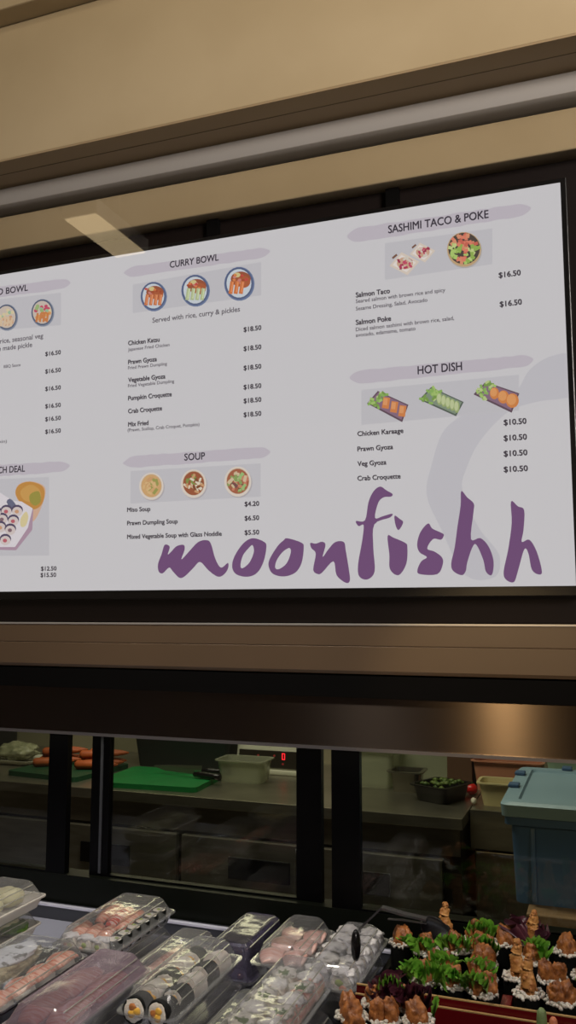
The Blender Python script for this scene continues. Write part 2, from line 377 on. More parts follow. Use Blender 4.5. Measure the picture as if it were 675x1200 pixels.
for y in (498.4,516.8,535,553.4): text('$10.50', 590.5, 616.8+(y-498)*.03, y, 6.8, True)
flush('price_text', INK)
for s, x1, y in (('Chicken Katsu',186.8,404.8),('Prawn Gyoza',183.6,427),('Vegetable Gyoza',193.6,448),('Pumpkin Croquette',201,469.3),('Crab Croquette',189.6,484.5),('Mix Fried',173.8,500)): text(s, 150.2, x1, y, 5.4, True)
for s, x1, y in (('Miso Soup',176,600),('Prawn Dumpling Soup',208,615.6),('Mixed Vegetable Soup with Glass Noddle',259.6,631.6)): text(s, 149, x1, y, 5.2, True)
for s, x1, y in (('Salmon Taco',456.8,348.7),('Salmon Poke',458.2,380.8)): text(s, 417, x1, y, 6, True)
for s, x1, y in (('Chicken Karaage',472.6,511.2),('Prawn Gyoza',460.5,529),('Veg Gyoza',452.7,546.3),('Crab Croquette',469.3,563.4)): text(s, 419, x1, y, 5.8, True)
flush('dish_name_text', INK)
# purple brush lettering
def a1(l): return [(170+x/2.7, 560+y/2.7) for x, y in l]
def a2(l): return [(400+x/2.4545, 560+y/2.4545) for x, y in l]
GL = [(a1([(62,212),(78,218),(72,242),(84,232),(100,216),(122,212),(125,228),(115,258),(140,232),(168,203),(196,197),(209,210),(222,255),(240,284),(262,269),(262,288),(247,308),(228,312),(200,292),(174,266),(152,286),(125,312),(108,316),(88,296),(76,284),(56,302),(43,296),(41,272),(52,242)]), []),
 (a1([(345,191),(376,202),(384,218),(375,265),(355,300),(325,313),(290,306),(276,285),(280,255),(300,220),(322,198)]), [a1([(340,213),(344,235),(330,268),(308,286),(302,275),(310,245),(328,222)])]),
 (a1([(450,191),(495,205),(502,222),(495,270),(475,300),(440,312),(405,304),(391,280),(395,255),(420,215),(438,198)]), [a1([(456,222),(461,236),(448,270),(425,288),(412,285),(416,262),(435,235)])]),
 (a1([(523,206),(540,208),(560,202),(571,212),(562,250),(580,226),(602,203),(629,203),(635,230),(645,290),(648,325),(635,332),(606,308),(596,264),(560,300),(545,304),(532,290),(540,240),(526,222)]), []),
 (a2([(112,25),(130,36),(147,46),(143,54),(122,56),(106,72),(97,115),(120,110),(146,103),(140,114),(95,134),(92,200),(96,268),(76,292),(52,284),(48,250),(60,180),(64,136),(50,139),(42,124),(68,122),(78,70),(93,38)]), []),
 (a2([(133,167),(150,172),(184,187),(190,200),(187,247),(165,280),(140,263),(138,220)]), []), (a2([(153,109),(168,118),(178,128),(165,150),(156,136)]), []),
 (a2([(250,131),(262,146),(292,160),(294,168),(286,178),(264,176),(247,203),(268,212),(289,228),(292,248),(276,277),(226,277),(219,264),(230,240),(246,228),(225,214),(218,190),(228,155)]), []),
 (a2([(345,38),(362,56),(381,74),(380,100),(373,176),(400,173),(424,198),(438,240),(433,279),(416,270),(408,235),(388,192),(376,202),(362,244),(358,268),(346,280),(322,268),(316,246),(326,200),(334,140),(343,80)]), []),
 (a2([(488,68),(508,82),(526,93),(524,150),(519,184),(541,178),(562,212),(577,268),(568,278),(548,264),(538,217),(526,206),(508,268),(496,300),(473,292),(467,268),(480,205),(490,130)]), [])]
b = B()
for o_, hs in GL: b.poly(catmull(o_, 4), [catmull(h, 4) for h in hs], f=W(.0016))
kid(b, 'logo_lettering', E_((116,82,121)), scr, label='purple brush lettering reading moonfishh')
# ------------------------------------------------------------------ sushi display case
DK, LZ = .857, .886
case = thing('display_case', 'long refrigerated sushi case with steel header and black sliding doors', 'display case', (-.8, 1.3, 0))
CASEW = mat('case_white_deck', (150,152,170), .4)
b = B(); b.box(-2.6, 1.2, .92, 1.80, 0, .80, bev=.005); kid(b, 'cabinet_body', mat('case_body', (60,52,46), .4), case)
b = B(); b.box(-2.6, 1.2, .90, 1.73, .80, DK, bev=.003); kid(b, 'deck', CASEW, case)
b = B(); b.box(-2.6, 1.2, 1.7302, 1.80, .80, LZ-.001); b.mi = 1; b.box(-2.6, 1.2, 1.7285, 1.740, LZ-.0025, LZ+.0015)
kid(b, 'rear_ledge', [mat('case_grey_riser', (60,62,70), .4), mat('ledge_edge', (200,200,220), .25)], case)
b = B(); b.box(-2.6, 1.2, 1.750, 1.80, 1.270, 1.405); kid(b, 'header_panel', STEEL, case, label='brushed steel header panel')
b = B(); b.box(-2.6, 1.2, 1.745, 1.7495, 1.266, 1.2725); kid(b, 'header_lip', mat('lip_metal', (150,146,150), .3, metal=.8), case)
b = B(); b.box(-2.6, 1.2, 1.742, 1.7455, 1.3745, 1.4195); kid(b, 'header_shadow_strip', BLACKM, case)  # solid matt black strip standing in for the gap's shade
b = B(); b.box(-2.6, 1.2, 1.752, 1.80, LZ, .949); kid(b, 'bottom_rail', mat('green_black_rail', (10,13,8), .4, spec=.2), case)
def door(x0, x1, y, sl, sr, name='sliding_door', inner=None):
    d = B()
    if sl: d.box(x0, x0+sl, y, y+.018, .90, 1.30)
    if sr: d.box(x1-sr, x1, y, y+.018, .90, 1.30)
    d.box(x0+sl, x1-sr, y, y+.018, .94, .953)
    d.box(x0+sl, x1-sr, y, y+.018, 1.285, 1.30)
    o = kid(d, name, mat('door_black', (3,3,4), .3, spec=.15), case)
    g = B(); g.box(x0+sl, x1-sr, y+.007, y+.011, .953, 1.285); g = g.build('glass_pane', GLASS, o)
    if inner:
        g = B(); g.box(inner, inner+.006, y-.003, y, .955, 1.266); g = g.build('door_handle', mat('handle_grey', (84,86,92), .35, metal=.6), o)
    return o
door(-1.95, -1.197, 1.754, .05, .052); door(-1.142, -.577, 1.772, .048, .056, inner=-1.117); door(-.549, .9, 1.754, .061, .05)
# ------------------------------------------------------------------ kitchen
def counter_unit(name, label, x0, x1, yf, doors):
    t = thing(name, label, 'counter', ((x0+x1)/2, yf+.3, 0))
    b = B(); b.box(x0, x1, yf, 3.5, .885, .92, bev=.002); kid(b, 'worktop', STEELK, t)
    b = B(); b.box(x0+.01, x1-.01, yf+.03, 3.48, .08, .884); kid(b, 'cabinet_body', mat('fridge_dark', (50,45,36), .4, metal=.4), t)
    b = B(); b.box(x0+.012, x1-.012, yf+.022, yf+.03, .80, .882); kid(b, 'front_rail', STEELK, t)
    for a, c, hx0, hx1 in doors:
        b = B(); b.box(a, c, yf+.004, yf+.0295, .12, .79, bev=.003); d = kid(b, 'fridge_door', STEELK, t)
        if hx0 is not None:
            h = B(); h.box(hx0, hx1, yf-.004, yf+.0035, .665, .735, bev=.0015); h = h.build('recessed_handle', BLACK, d)
    return t
counter_unit('steel_counter', 'long stainless steel undercounter fridge with worktop behind the case', -3.6, -.435, 2.735, [(-3.55,-2.3,-2.9,-2.6),(-2.28,-1.42,-1.8,-1.6),(-1.40,-.98,-1.22,-1.0),(-.96,-.50,-.80,-.665)])
t = counter_unit('steel_side_counter', 'set back steel counter section to the right of the fridge counter corner', -.432, 2.6, 2.88, [(-.42,.5,None,None),(.52,1.5,None,None)])
b = B(); b.box(-.432, -.20, 2.872, 2.879, .80, .92, bev=.001); kid(b, 'splash_strip', STEELK, t)
ZC = .92
def P(px, py): return onZ(px, py, ZC)
def tub(name, label, cat, cx, cy, w, d, h, m, rz=0, taper=.88, z=ZC, rim=.008, th=.002, c=.02, group=None):
    t = thing(name, label, cat, (cx, cy, z), group, rz)
    R_ = lambda k, zz, e=0: rrect(-w/2*k-e, w/2*k+e, -d/2*k-e, d/2*k+e, zz, min(c, w*.2))
    b = B(); b.loft([R_(taper, 0), R_(1, h-.004), R_(1, h-.004, rim), R_(1, h, rim), R_(1, h, -th), R_(taper, th, -th)], True, True, True)
    o = b.build('tub_body', m, t, smooth=35); return t
MILK = mat('milky_plastic', (196,196,176), .35, sss=.2)
MILKY = film('translucent_plastic', base=.03, gain=.8, tint=(225,228,215), haze=.42, hazec=(190,190,165), rough=.12)
c_ = P(293, 908); tub('plastic_container', 'milky clear plastic tub in front of the scale with red digit', 'container', -1.30, 3.06, .185, .12, .082, MILKY)
# scale
sx = -1.27
t = thing('kitchen_scale', 'white counter scale with dark panel and red lit digit', 'scale', (sx, 3.25, ZC))
b = B(); b.box(sx-.15, sx+.17, 3.20, 3.34, ZC, ZC+.018, bev=.004)
b.loft([rrect(sx-.14, sx+.17, 3.215, 3.30, ZC+.019, .012), rrect(sx-.14, sx+.17, 3.235, 3.30, ZC+.103, .012)], True, True, True); kid(b, 'housing', mat('scale_white', (206,202,180), .4), t, smooth=35)
b = B(); b.box(sx-.12, sx+.16, 3.212, 3.222, ZC+.024, ZC+.090, bev=.002); pn = kid(b, 'control_panel', mat('scale_panel', (44,38,30), .3), t)
b = B()
dx, dz, yy = -1.207, ZC+.058, 3.2115
for (x0, x1, z0, z1) in ((0,.012,.022,.025),(0,.012,0,.003),(0,.003,.001,.024),(.010,.013,.001,.024)): b.box(dx+x0, dx+x1, yy-.001, yy, dz+z0, dz+z1)
g = b.build('red_digit', emi('led_red', (255,40,50), 2.2), pn)
b = B()
for x, z in ((dx+.004, dz-.016), (dx-.032, dz+.014), (dx-.10, dz+.012)): b.loft([[Vector((x+r_*math.cos(k*PI/5), yy-.001*i, z+r_*math.sin(k*PI/5))) for k in range(10)] for i, r_ in enumerate((.0045, .0045))], True, True, True)
g = b.build('indicator_light', emi('led_dim', (120,40,34), 1), pn)
# cutting boards
GRN = mat('green_board', (0,116,52), .5, c2=(0,106,46), ns=30)
GRD = mat('dark_green_board', (12,60,34), .5)
def board(label, cx, cy, w, d, rz, m, z=ZC):
    t = thing('cutting_board', label, 'cutting board', (cx, cy, z), None, rz)
    b = B(); b.loft([rrect(-w/2, w/2, -d/2, d/2, zz, .02) for zz in (0, .018)], True, True, True); b.build('board', m, t)
board('bright green plastic cutting board lying on the steel worktop', -1.585, 2.945, .40, .33, math.radians(4), GRN)
board('dark green cutting board under the carrots, left of the bright green one', -2.03, 2.99, .34, .34, math.radians(-6), GRD)
# knives
def knife(label, p, rz, ln):
    ln *= 1.2
    t = thing('kitchen_knife', label, 'knife', p, 'dark handled knives on the cutting board', rz)
    b = B(); b.tube([(0,0,0),(.03,0,.001),(.09,0,0),(.115,.002,-.002)], [.009,.012,.011,.013], 8); b.build('handle', BLACK, t, smooth=True)
    b = B(); b.loft([[Vector((0,-.001,0)),Vector((0,.001,0)),Vector((0,0,.02))],[Vector((-ln*.7,-.001,0)),Vector((-ln*.7,.001,0)),Vector((-ln*.7,0,.018))],[Vector((-ln,-.0005,.012)),Vector((-ln,.0005,.012)),Vector((-ln,0,.014))]], True, True, True); b.build('blade', STEELK, t)
knife('dark handled knife nearer the board edge, blade on the green board', (-1.46, 2.955, ZC+.032), math.radians(-10), .16)
knife('dark handled knife further back, beside the milky tub', (-1.46, 3.02, ZC+.032), math.radians(6), .16)
# carrots
CAR = mat('carrot_orange', (172,84,32), .6, c2=(140,64,24), ns=12, stretch=(1,8,1))
for i, (x, y, z, a, l) in enumerate([(-1.90,2.98,.018,.35,.17),(-1.90,3.03,.018,.5,.16),(-1.92,3.08,.018,.3,.17),(-1.91,3.03,.050,.55,.17),(-1.90,3.07,.050,.35,.16),(-2.10,2.98,.018,.6,.16),(-2.10,3.03,.018,.4,.17),(-2.09,3.08,.018,.5,.16),(-2.10,3.04,.050,.6,.16),(-2.10,3.09,.048,.4,.15)]):
    b = B(); b.tube([(-l/2,0,0),(-l/2+.01,0,0),(0,0,0),(l/2-.02,0,0),(l/2,0,0)], [.010,.018,.016,.009,.003], 10)
    o = b.build('carrot', CAR, smooth=True, loc=(x, y, ZC+z+.018)); o.rotation_euler = (0, 0, a)
    tag(o, 'orange carrot piled on the dark green board at the left', 'carrot', 'carrots on the dark green board')
# wrapped bowl at far left
t = thing('wrapped_tray', 'pale plastic wrapped heap on a tray at the far left of the worktop', 'food tray', (-2.365, 3.10, ZC))
b = B(); b.loft([rrect(-.10,.10,-.07,.07,0,.02), rrect(-.13,.13,-.09,.09,.02,.02), rrect(-.125,.125,-.085,.085,.02,.02), rrect(-.09,.09,-.06,.06,.004,.02)], True, True, True); b.build('tray', mat('tray_white', (190,186,168), .5), t)
b = B(); b.blob((0,0,.045), (.095,.065,.036), .3, 2, 5, 4, hi=.1); b.build('wrapped_food', mat('pale_food', (160,158,128), .25, c2=(126,126,96), ns=30, bump=.003), t, smooth=True)
# dark appliances along the back
t = thing('rice_warmer', 'large dark appliance standing at the far left of the counter', 'appliance', (-2.71, 3.2, ZC))
b = B(); b.loft([rrect(-.18,.18,-.14,.14,zz,.05) for zz in (0,.14)]+[rrect(-.15,.15,-.11,.11,.17,.05)], True, True, True); b.build('body', mat('appliance_dark', (28,28,30), .35), t, smooth=35)
b = B(); b.box(-.05,.05,-.155,-.141,.05,.09, bev=.003); b.build('front_latch', BLACK, t)
t = thing('dark_box', 'dark green black storage box behind the green cutting board', 'box', (-1.64, 3.30, ZC))
b = B(); b.loft([rrect(-.20,.20,-.10,.10,0,.02), rrect(-.22,.22,-.12,.12,.17,.02)], True, True, True); b.build('body', mat('box_dark', (20,30,24), .5), t, smooth=35)
b = B(); b.box(-.23,.23,-.13,.13,.171,.19, bev=.004); b.build('lid', mat('box_lid', (16,24,20), .5), t)
# right hand worktop items
tub('plastic_container', 'tall milky plastic tub beside the black door post', 'container', -.835, 3.17, .20, .17, .135, MILKY, taper=.9)
tub('plastic_container', 'milky plastic tub behind the small steel pan', 'container', -.66, 3.34, .22, .14, .13, MILKY, taper=.9)
tub('steel_pan', 'small deep stainless steel pan on the worktop', 'pan', -.685, 3.10, .108, .10, .072, mat('pan_steel', (150,145,130), .25, metal=.9), taper=.86, rim=.012)
t = tub('black_tray', 'black plastic tray heaped with green vegetables', 'tray', -.545, 2.99, .135, .16, .055, BLACK, rz=math.radians(-24), taper=.86)
b = B(); rr = random.Random(3)
for k in range(34): b.blob((rr.uniform(-.05,.05), rr.uniform(-.065,.065), .048+rr.uniform(0,.012)), (.012,.009,.007), .4, 2, k, 1)
b.build('green_vegetables', mat('veg_green', (96,112,40), .5, c2=(60,84,30), ns=60), t, label='green chopped vegetables')
t = thing('brown_box', 'upright brown cardboard box behind the black tray of vegetables', 'box', (-.515, 3.26, ZC))
b = B(); b.box(-.045,.045,-.06,.06,0,.16, bev=.002); b.build('carton', mat('carton_brown', (92,62,40), .7), t)
b = B(); b.box(-.046,.046,-.015,.015,.02,.161); b.build('tape', mat('tape_brown', (120,92,60), .4), t)
t = tub('plastic_tub', 'pinkish translucent tub stacked behind the cream tub', 'container', -.345, 3.27, .24, .18, .105, mat('pink_plastic', (190,128,100), .4, sss=.2), taper=.9)
t = tub('plastic_tub', 'cream tub in front of the pinkish tub, beside blue crate', 'container', -.335, 2.99, .155, .11, .075, mat('cream_plastic', (206,190,140), .4, sss=.2), taper=.84)
t = thing('red_tomato', 'small red tomato beside the cream tub', 'tomato', (-.46, 3.10, ZC))
b = B(); b.blob((0,0,.02), (.023,.023,.02), .08, 2, 3, 2); b.build('fruit', mat('tomato_red', (200,30,26), .3), t, smooth=True)
b = B(); b.blob((0,0,.041), (.008,.008,.003), .5, 3, 3, 1); b.build('stem', GRN, t)
t = thing('garlic_clove', 'small white clove at the counter corner beside tub', 'garlic', (-.43, 2.95, ZC))
b = B(); b.blob((0,0,.011), (.010,.014,.011), .3, 2, 4, 2); b.build('clove', mat('garlic_white', (214,204,184), .4), t, smooth=True)
t = thing('metal_tap', 'small chrome tap behind the pinkish tub', 'tap', (-.50, 3.42, ZC))
b = B(); b.tube([(0,0,0),(0,0,.13),(0,-.02,.155),(0,-.07,.16),(0,-.085,.145)], .009, 10); b.build('spout', mat('chrome', (190,190,186), .12, metal=1), t, smooth=True)
b = B(); b.tube([(0,0,0),(0,0,.02)], .02, 14); b.build('base', mat('chrome_base', (170,170,166), .2, metal=1), t, smooth=35)
t = tub('green_tub', 'pale green plastic basin behind the blue crate', 'basin',   .045, 3.20, .50, .30, .16, mat('pale_green_plastic', (150,176,150), .45), taper=.9)
# blue crate on a low wooden bench
t = thing('work_bench', 'low wooden topped bench carrying the blue crate', 'bench', (.15, 2.3, 0))
b = B(); b.box(-.20, .75, 2.16, 2.70, .822, .850, bev=.003); kid(b, 'bench_top', mat('bench_wood', (158,126,92), .6, c2=(134,104,74), ns=14, stretch=(1,12,1)), t)
for x in (-.17, .70):
    for y in (2.19, 2.64): b = B(); b.box(x, x+.04, y, y+.03, 0, .8215, bev=.002); kid(b, 'leg', STEELK, t)
BL = mat('crate_blue', (84,112,146), .4, c2=(72,100,136), ns=5); BLL = mat('crate_lid_blue', (148,176,190), .4, c2=(140,168,182), ns=5)
t = thing('blue_crate', 'large blue plastic storage crate with pale blue lid', 'crate', (.08, 2.45, .8505))
w, d = .31, .23
b = B(); b.loft([rrect(-w,w,-d+.01,d-.01,0,.02), rrect(-w-.006,w+.006,-d,d,.185,.02), rrect(-w-.02,w+.02,-d-.016,d+.016,.187,.02), rrect(-w-.02,w+.02,-d-.016,d+.016,.206,.02), rrect(-w,w,-d+.01,d-.01,.206,.02)], True, True, True)
for k in range(5): b.box(-w+.04+k*.13, -w+.052+k*.13, -d-.007, -d+.012, .01, .18, bev=.002)
b.build('crate_body', BL, t, smooth=35)
b = B(); b.loft([rrect(-w-.026,w+.026,-d-.024,d+.024,.208,.02), rrect(-w-.028,w+.028,-d-.028,d+.028,.236,.02), rrect(-w-.020,w+.020,-d-.02,d+.02,.243,.02), rrect(-w+.012,w-.012,-d+.012,d-.012,.243,.015), rrect(-w+.016,w-.016,-d+.016,d-.016,.236,.015)], True, True, True)
o = b.build('crate_lid', BLL, t, smooth=35)
for px_, py_ in ((-w-.012, -.06), (-w-.012, .12), (-.2, d+.008)):
    b = B(); b.box(px_-.014, px_+.014, py_-.02, py_+.02, .2435, .252, bev=.003); b.build('lid_clip', BL, o)
b = B(); b.box(-.09, .12, -d-.026, -d-.0165, .165, .20, bev=.003); b.build('handle', BL, t)
# ------------------------------------------------------------------ sushi packs
CLR = film('clear_pack_plastic', base=.05, gain=1.2, tint=(244,244,246), haze=.15, hazec=(190,190,192), rough=.10, bump=.004, bs=18)
HAZY = film('hazy_pack_plastic', base=.05, gain=1.1, tint=(236,230,240), haze=.58, hazec=(140,122,134), rough=.2, bump=.004, bs=14)
VIO = film('violet_sheen_lid', base=.16, gain=1.3, tint=(140,134,160), haze=.34, hazec=(110,104,134), rough=.14, bump=.006, bs=12)  # violet reflection put into the lid's tint and haze colour
TRC = film('clear_tray_plastic', base=.07, gain=1.2, tint=(232,232,234), haze=.25, hazec=(190,190,190), rough=.1)
TRW = mat('white_tray_plastic', (196,190,182), .35, sss=.1)
TRB = mat('dark_tray_plastic', (30,22,30), .25)
RIB = film('lid_ridge_glint', base=.3, gain=1, tint=(240,240,240), haze=.45, hazec=(225,224,210), rough=.15)  # pale haze painted on for bright highlight streaks along the ridges
def pack(x0, x1, y0, y1, z, label, tray=TRC, lid=CLR, group=None, lh=.030, th=.022, rz=0):
    cx, cy = (x0+x1)/2, (y0+y1)/2; w, d = (x1-x0)/2, (y1-y0)/2
    t = thing('sushi_pack', label, 'food pack', (cx, cy, z), group, rz)
    R_ = lambda e, zz, c=.012: rrect(-w+e, w-e, -d+e, d-e, zz, c)
    b = B(); b.loft([R_(.012,0), R_(.005,th-.003), R_(0,th-.003), R_(0,th), R_(.0055,th), R_(.0125,.0015)], True, True, True); b.build('tray', tray, t, smooth=30)
    b = B(); b.loft([R_(.002,th+.0012), R_(.006,th+.0012), R_(.009,th+.006), R_(.019,th+lh-.004), R_(.024,th+lh, .010), R_(.028,th+lh-.0012,.010)], True, False, True)
    l = b.build('lid', lid, t, smooth=25)
    for s_ in (-1, 1):
        for e, zz in ((.0125, th+.012), (.0175, th+lh-.006)):
            b = B(); b.tube([(s_*(w-e), -d+.03, zz), (s_*(w-e), d-.03, zz)], .0011, 6); b.build('ridge', RIB, l)
    return t
RICE = mat('sushi_rice', (214,206,196), .45, sss=.2, bump=.002, ns=300)
NORI = mat('nori_black', (10,11,9), .6, spec=.25, bump=.001, ns=120)
SALM = mat('salmon', (206,120,92), .3, c2=(222,178,158), ns=30, stretch=(1,6,1), sss=.15, lo=.45, hi=.6)
PINK = mat('pink_fish', (204,146,136), .3, c2=(222,190,182), ns=25, stretch=(1,5,1), sss=.15)
TEMP = mat('tempura_gold', (208,150,84), .5, c2=(160,100,48), ns=70, bump=.005)
FRY = mat('fried_brown', (188,118,60), .45, c2=(112,62,28), ns=60, bump=.006)
MAYO = mat('white_topping', (226,222,222), .35, c2=(196,192,194), ns=90, bump=.003)
AVO = mat('avocado', (150,164,84), .4); OMEL = mat('omelette', (222,170,66), .4); CRAB = mat('crab_red', (206,62,44), .35, c2=(230,200,190), ns=30, stretch=(1,8,1), lo=.5, hi=.56)
LEAF = mat('lettuce_green', (138,190,70), .4, c2=(84,146,40), ns=60, sss=.15)
PURP = mat('purple_lettuce', (96,48,60), .3, c2=(52,24,38), ns=30)
def rotm(rx=0, ry=0, rz=0): return Matrix.Rotation(rz, 4, 'Z') @ Matrix.Rotation(ry, 4, 'Y') @ Matrix.Rotation(rx, 4, 'X')
def disc_roll(p, label, group, r=.018, ln=.028, rx=PI/2, rz=0, fill=(OMEL, SALM), outer=NORI, seed=0, topping=None, cat='sushi roll'):
    """sliced roll; axis along local z, turned by rx / rz; p = centre"""
    rr = random.Random(seed); t = thing('sushi_roll', label, cat, p, group); t.rotation_euler = (rx, 0, rz)
    n = 20; prof = [(.0, -ln/2), (.9, -ln/2), (1, -ln/2+.002), (1, ln/2-.002), (.93, ln/2)]
    wob = [1+.05*noise.noise(Vector((math.cos(a)*2, math.sin(a)*2, seed*1.7))) for a in [2*PI*k/n for k in range(n)]]
    b = B(); b.loft([[Vector((q_*r*wob[k]*math.cos(2*PI*k/n), q_*r*wob[k]*math.sin(2*PI*k/n), z)) for k in range(n)] for q_, z in prof[1:]], True, True, True); b.build('wrapper', outer, t, smooth=40)
    for sgn in (1, -1):
        b = B(); b.blob((0, 0, sgn*(ln/2-.001)), (r*.88, r*.88, .0032), .12, 5, seed, 3, hi=.12); b.build('rice', RICE, t, smooth=True)
        for i, m in enumerate(fill):
            a = 2*PI*i/len(fill)+seed; b = B(); b.blob((r*.25*math.cos(a), r*.25*math.sin(a), sgn*(ln/2+.0008)), (r*.36, r*.3, .003), .3, 3, seed+i, 2); b.build('filling', m, t, smooth=True)
    if topping:
        b = B(); b.blob((0, r*.75 if rx > 0 else 0, 0), (r*.95, r*.36, ln*.62), .35, 2.5, seed, 3, hi=.2); b.build('topping', topping, t, smooth=True)
    return t
def nigiri(p, label, group, top=SALM, rz=0, l=.05, w=.022, h=.02, seed=0):
    t = thing('nigiri', label, 'sushi', p, group, rz)
    b = B(); b.blob((0,0,h*.5), (w*.48, l*.46, h*.5), .12, 2.5, seed, 3, hi=.1); b.build('rice', RICE, t, smooth=True)
    b = B(); rings = []
    for i in range(9):
        y = -l*.55+l*1.1*i/8; k = 1-.35*abs(i/4-1)**3; zz = h*(1.12-.28*abs(i/4-1)**2)
        rings.append([Vector((w*.56*k*math.cos(a), y, zz+.004*math.sin(a)-.004*abs(math.cos(a)))) for a in [2*PI*j/12 for j in range(12)]])
    b.loft(rings, True, True, True); b.build('fish_slice', top, t, smooth=True); return t
Z1, Z2, Z3 = DK+.0005, DK+.0505, DK+.1005
# --- left stack of three white trays
for i, (z, lb, yo) in enumerate(((Z1, 'white tray pack at the bottom of the far left stack', -.03), (Z2, 'white tray pack in the middle of the far left stack', -.005), (Z3, 'white tray pack on top of the far left stack', .008))):
    pack(-1.215, -1.09, 1.29+yo, 1.535+yo, z, lb, TRW, CLR, 'stacked packs at the far left')
    for k, yy in enumerate((1.35, 1.42, 1.485)):
        nm = ['low', 'middle', 'top'][i]
        o = B(); o.blob((0,0,0), (.034,.030,.018), .15, 2, i*5+k, 3, hi=.05); o = o.build('dumpling', mat('dumpling_pale', (206,200,160), .4, sss=.15), smooth=True, loc=(-1.150, yy+yo, z+.0245))
        tag(o, 'pale steamed dumpling in the %s pack of the far left stack' % {'low':'bottom','middle':'middle','top':'top'}[nm], 'dumpling', 'dumplings in the %s left pack' % nm)
o = B(); o.blob((0,0,0), (.022,.03,.008), .5, 3, 3, 3, hi=.2); o = o.build('green_garnish', mat('garnish_green', (86,120,40), .4, c2=(60,90,26), ns=80), smooth=True, loc=(-1.117, 1.475, Z2+.024)); tag(o, 'green seaweed garnish in the middle pack of left stack', 'garnish')
# --- A platter
pack(-1.005, -.868, 1.437, 1.685, Z1, 'lower pack under the mixed nigiri platter', TRC, CLR); pack(-1.005, -.868, 1.432, 1.685, Z2, 'large clear pack of mixed nigiri and rolls at the back left', TRC, CLR)
for k in range(3): nigiri((-.985+k*.031, 1.61-k*.01, Z2+.004), 'salmon nigiri in the back row of the mixed platter', 'salmon nigiri in the back left pack', [SALM, CRAB, SALM][k], rz=.1, l=.09, w=.028, h=.026, seed=k)
for k in range(3): nigiri((-.99+k*.029, 1.515, Z2+.004), 'salmon nigiri in the middle row of mixed platter', 'middle nigiri of the back left pack', SALM, rz=.25, l=.075, w=.026, h=.022, seed=k+4)
for k in range(6): disc_roll((-.890, 1.475+k*.034, Z2+.020), 'small dark roll along the right side of the mixed platter', 'small rolls of the back left pack', r=.015, ln=.024, rx=0, rz=0, fill=(AVO,), seed=k)
for k in range(3): disc_roll((-.975+k*.033, 1.458, Z2+.020), 'white topped roll at the front of the mixed platter', 'topped rolls of the back left pack', r=.017, ln=.022, rx=PI/2, fill=(AVO, SALM), outer=RICE, seed=k, topping=MAYO)
# --- N: pack behind the tempura roll pack
pack(-.860, -.752, 1.43, 1.675, Z1, 'low clear pack with pink fish strips between platter and tempura rolls', TRC, CLR)
for k in range(5): nigiri((-.842+k*.018, 1.55, Z1+.003), 'pink fish strip in the low pack behind the tempura rolls', 'fish strips in the low pack', PINK, l=.19, w=.016, h=.014, seed=k)
# --- F violet
pack(-.738, -.626, 1.515, 1.7265, Z1, 'tall pack with dark violet sheen painted on its lid at the back', TRC, VIO, lh=.058)
for k in range(4):
    for j in range(2): disc_roll((-.704+j*.045, 1.548+k*.047, Z1+.024), 'black nori roll under the violet lid', 'nori rolls under the violet lid', r=.021, ln=.04, rx=PI/2, fill=(SALM,), seed=k*2+j)
# --- G
pack(-.622, -.518, 1.487, 1.69, Z1, 'low pack under the pink sashimi pack', TRC, CLR)
pack(-.622, -.518, 1.484, 1.685, Z2, 'clear pack of pink sashimi with dark nori at the back', TRC, CLR)
for k in range(6):
    nigiri((-.590+(k % 2)*.044, 1.522+(k//2)*.056, Z2+.003), 'pink fish nigiri inside the back middle pack', 'pink nigiri of the back middle pack', PINK, rz=.2, l=.054, w=.04, h=.027, seed=k)
b = B(); b.box(-.028,.028,-.012,.012,-.002,.002, bev=.001); o = b.build('nori_strip', NORI, loc=(-.565, 1.645, Z2+.042)); o.rotation_euler = (.1,0,.1); tag(o, 'dark nori strip lying on the pink fish at the back', 'nori')
# --- I
pack(-.512, -.410, 1.45, 1.69, Z1, 'low pack under the white sesame roll pack', TRC, CLR)
pack(-.512, -.410, 1.43, 1.683, Z2, 'clear pack of white sesame rolls beside the tongs', TRC, CLR)
SES = mat('sesame_rice', (202,200,204), .5, c2=(110,108,112), ns=110, bump=.003, lo=.42, hi=.7)
for k in range(5):
    for j in range(2): disc_roll((-.485+j*.046, 1.465+k*.047, Z2+.022), 'white sesame coated roll in the pack beside the tongs', 'sesame rolls beside the tongs', r=.022, ln=.030, rx=PI/2, fill=(AVO, SALM), outer=SES, seed=k*2+j+20, topping=MAYO)
# --- front row: B
pack(-1.06, -.915, 1.19, 1.432, Z1, 'lower pack under the rice and mayonnaise pack', TRC, CLR)
pack(-1.06, -.905, 1.165, 1.418, Z2, 'wide clear pack of rice with white sauce and salmon strip at front left', TRB, CLR)
b = B(); b.blob((0,0,0), (.040,.098,.018), .12, 3, 2, 4, hi=.2); o = b.build('rice_bed', mat('rice_salad', (196,184,150), .5, c2=(150,136,104), ns=90, bump=.004), smooth=True, loc=(-1.012, 1.295, Z2+.026)); o['kind'] = 'stuff'; tag(o, 'bed of rice under white sauce in the wide front left pack', 'rice')
b = B(); b.blob((0,0,0), (.032,.062,.008), .15, 2, 4, 4, hi=.1); o = b.build('white_sauce', mat('mayo_speckled', (214,216,224), .35, c2=(120,120,120), ns=60, lo=.58, hi=.66), smooth=True, loc=(-1.008, 1.325, Z2+.041)); tag(o, 'white speckled sauce oval on the rice bed', 'sauce')
for k in range(4): nigiri((-.938, 1.205+k*.057, Z2+.003), 'salmon nigiri at the right side of the wide front left pack', 'salmon nigiri in the wide front left pack', SALM, rz=0, l=.055, w=.042, h=.026, seed=k+9)
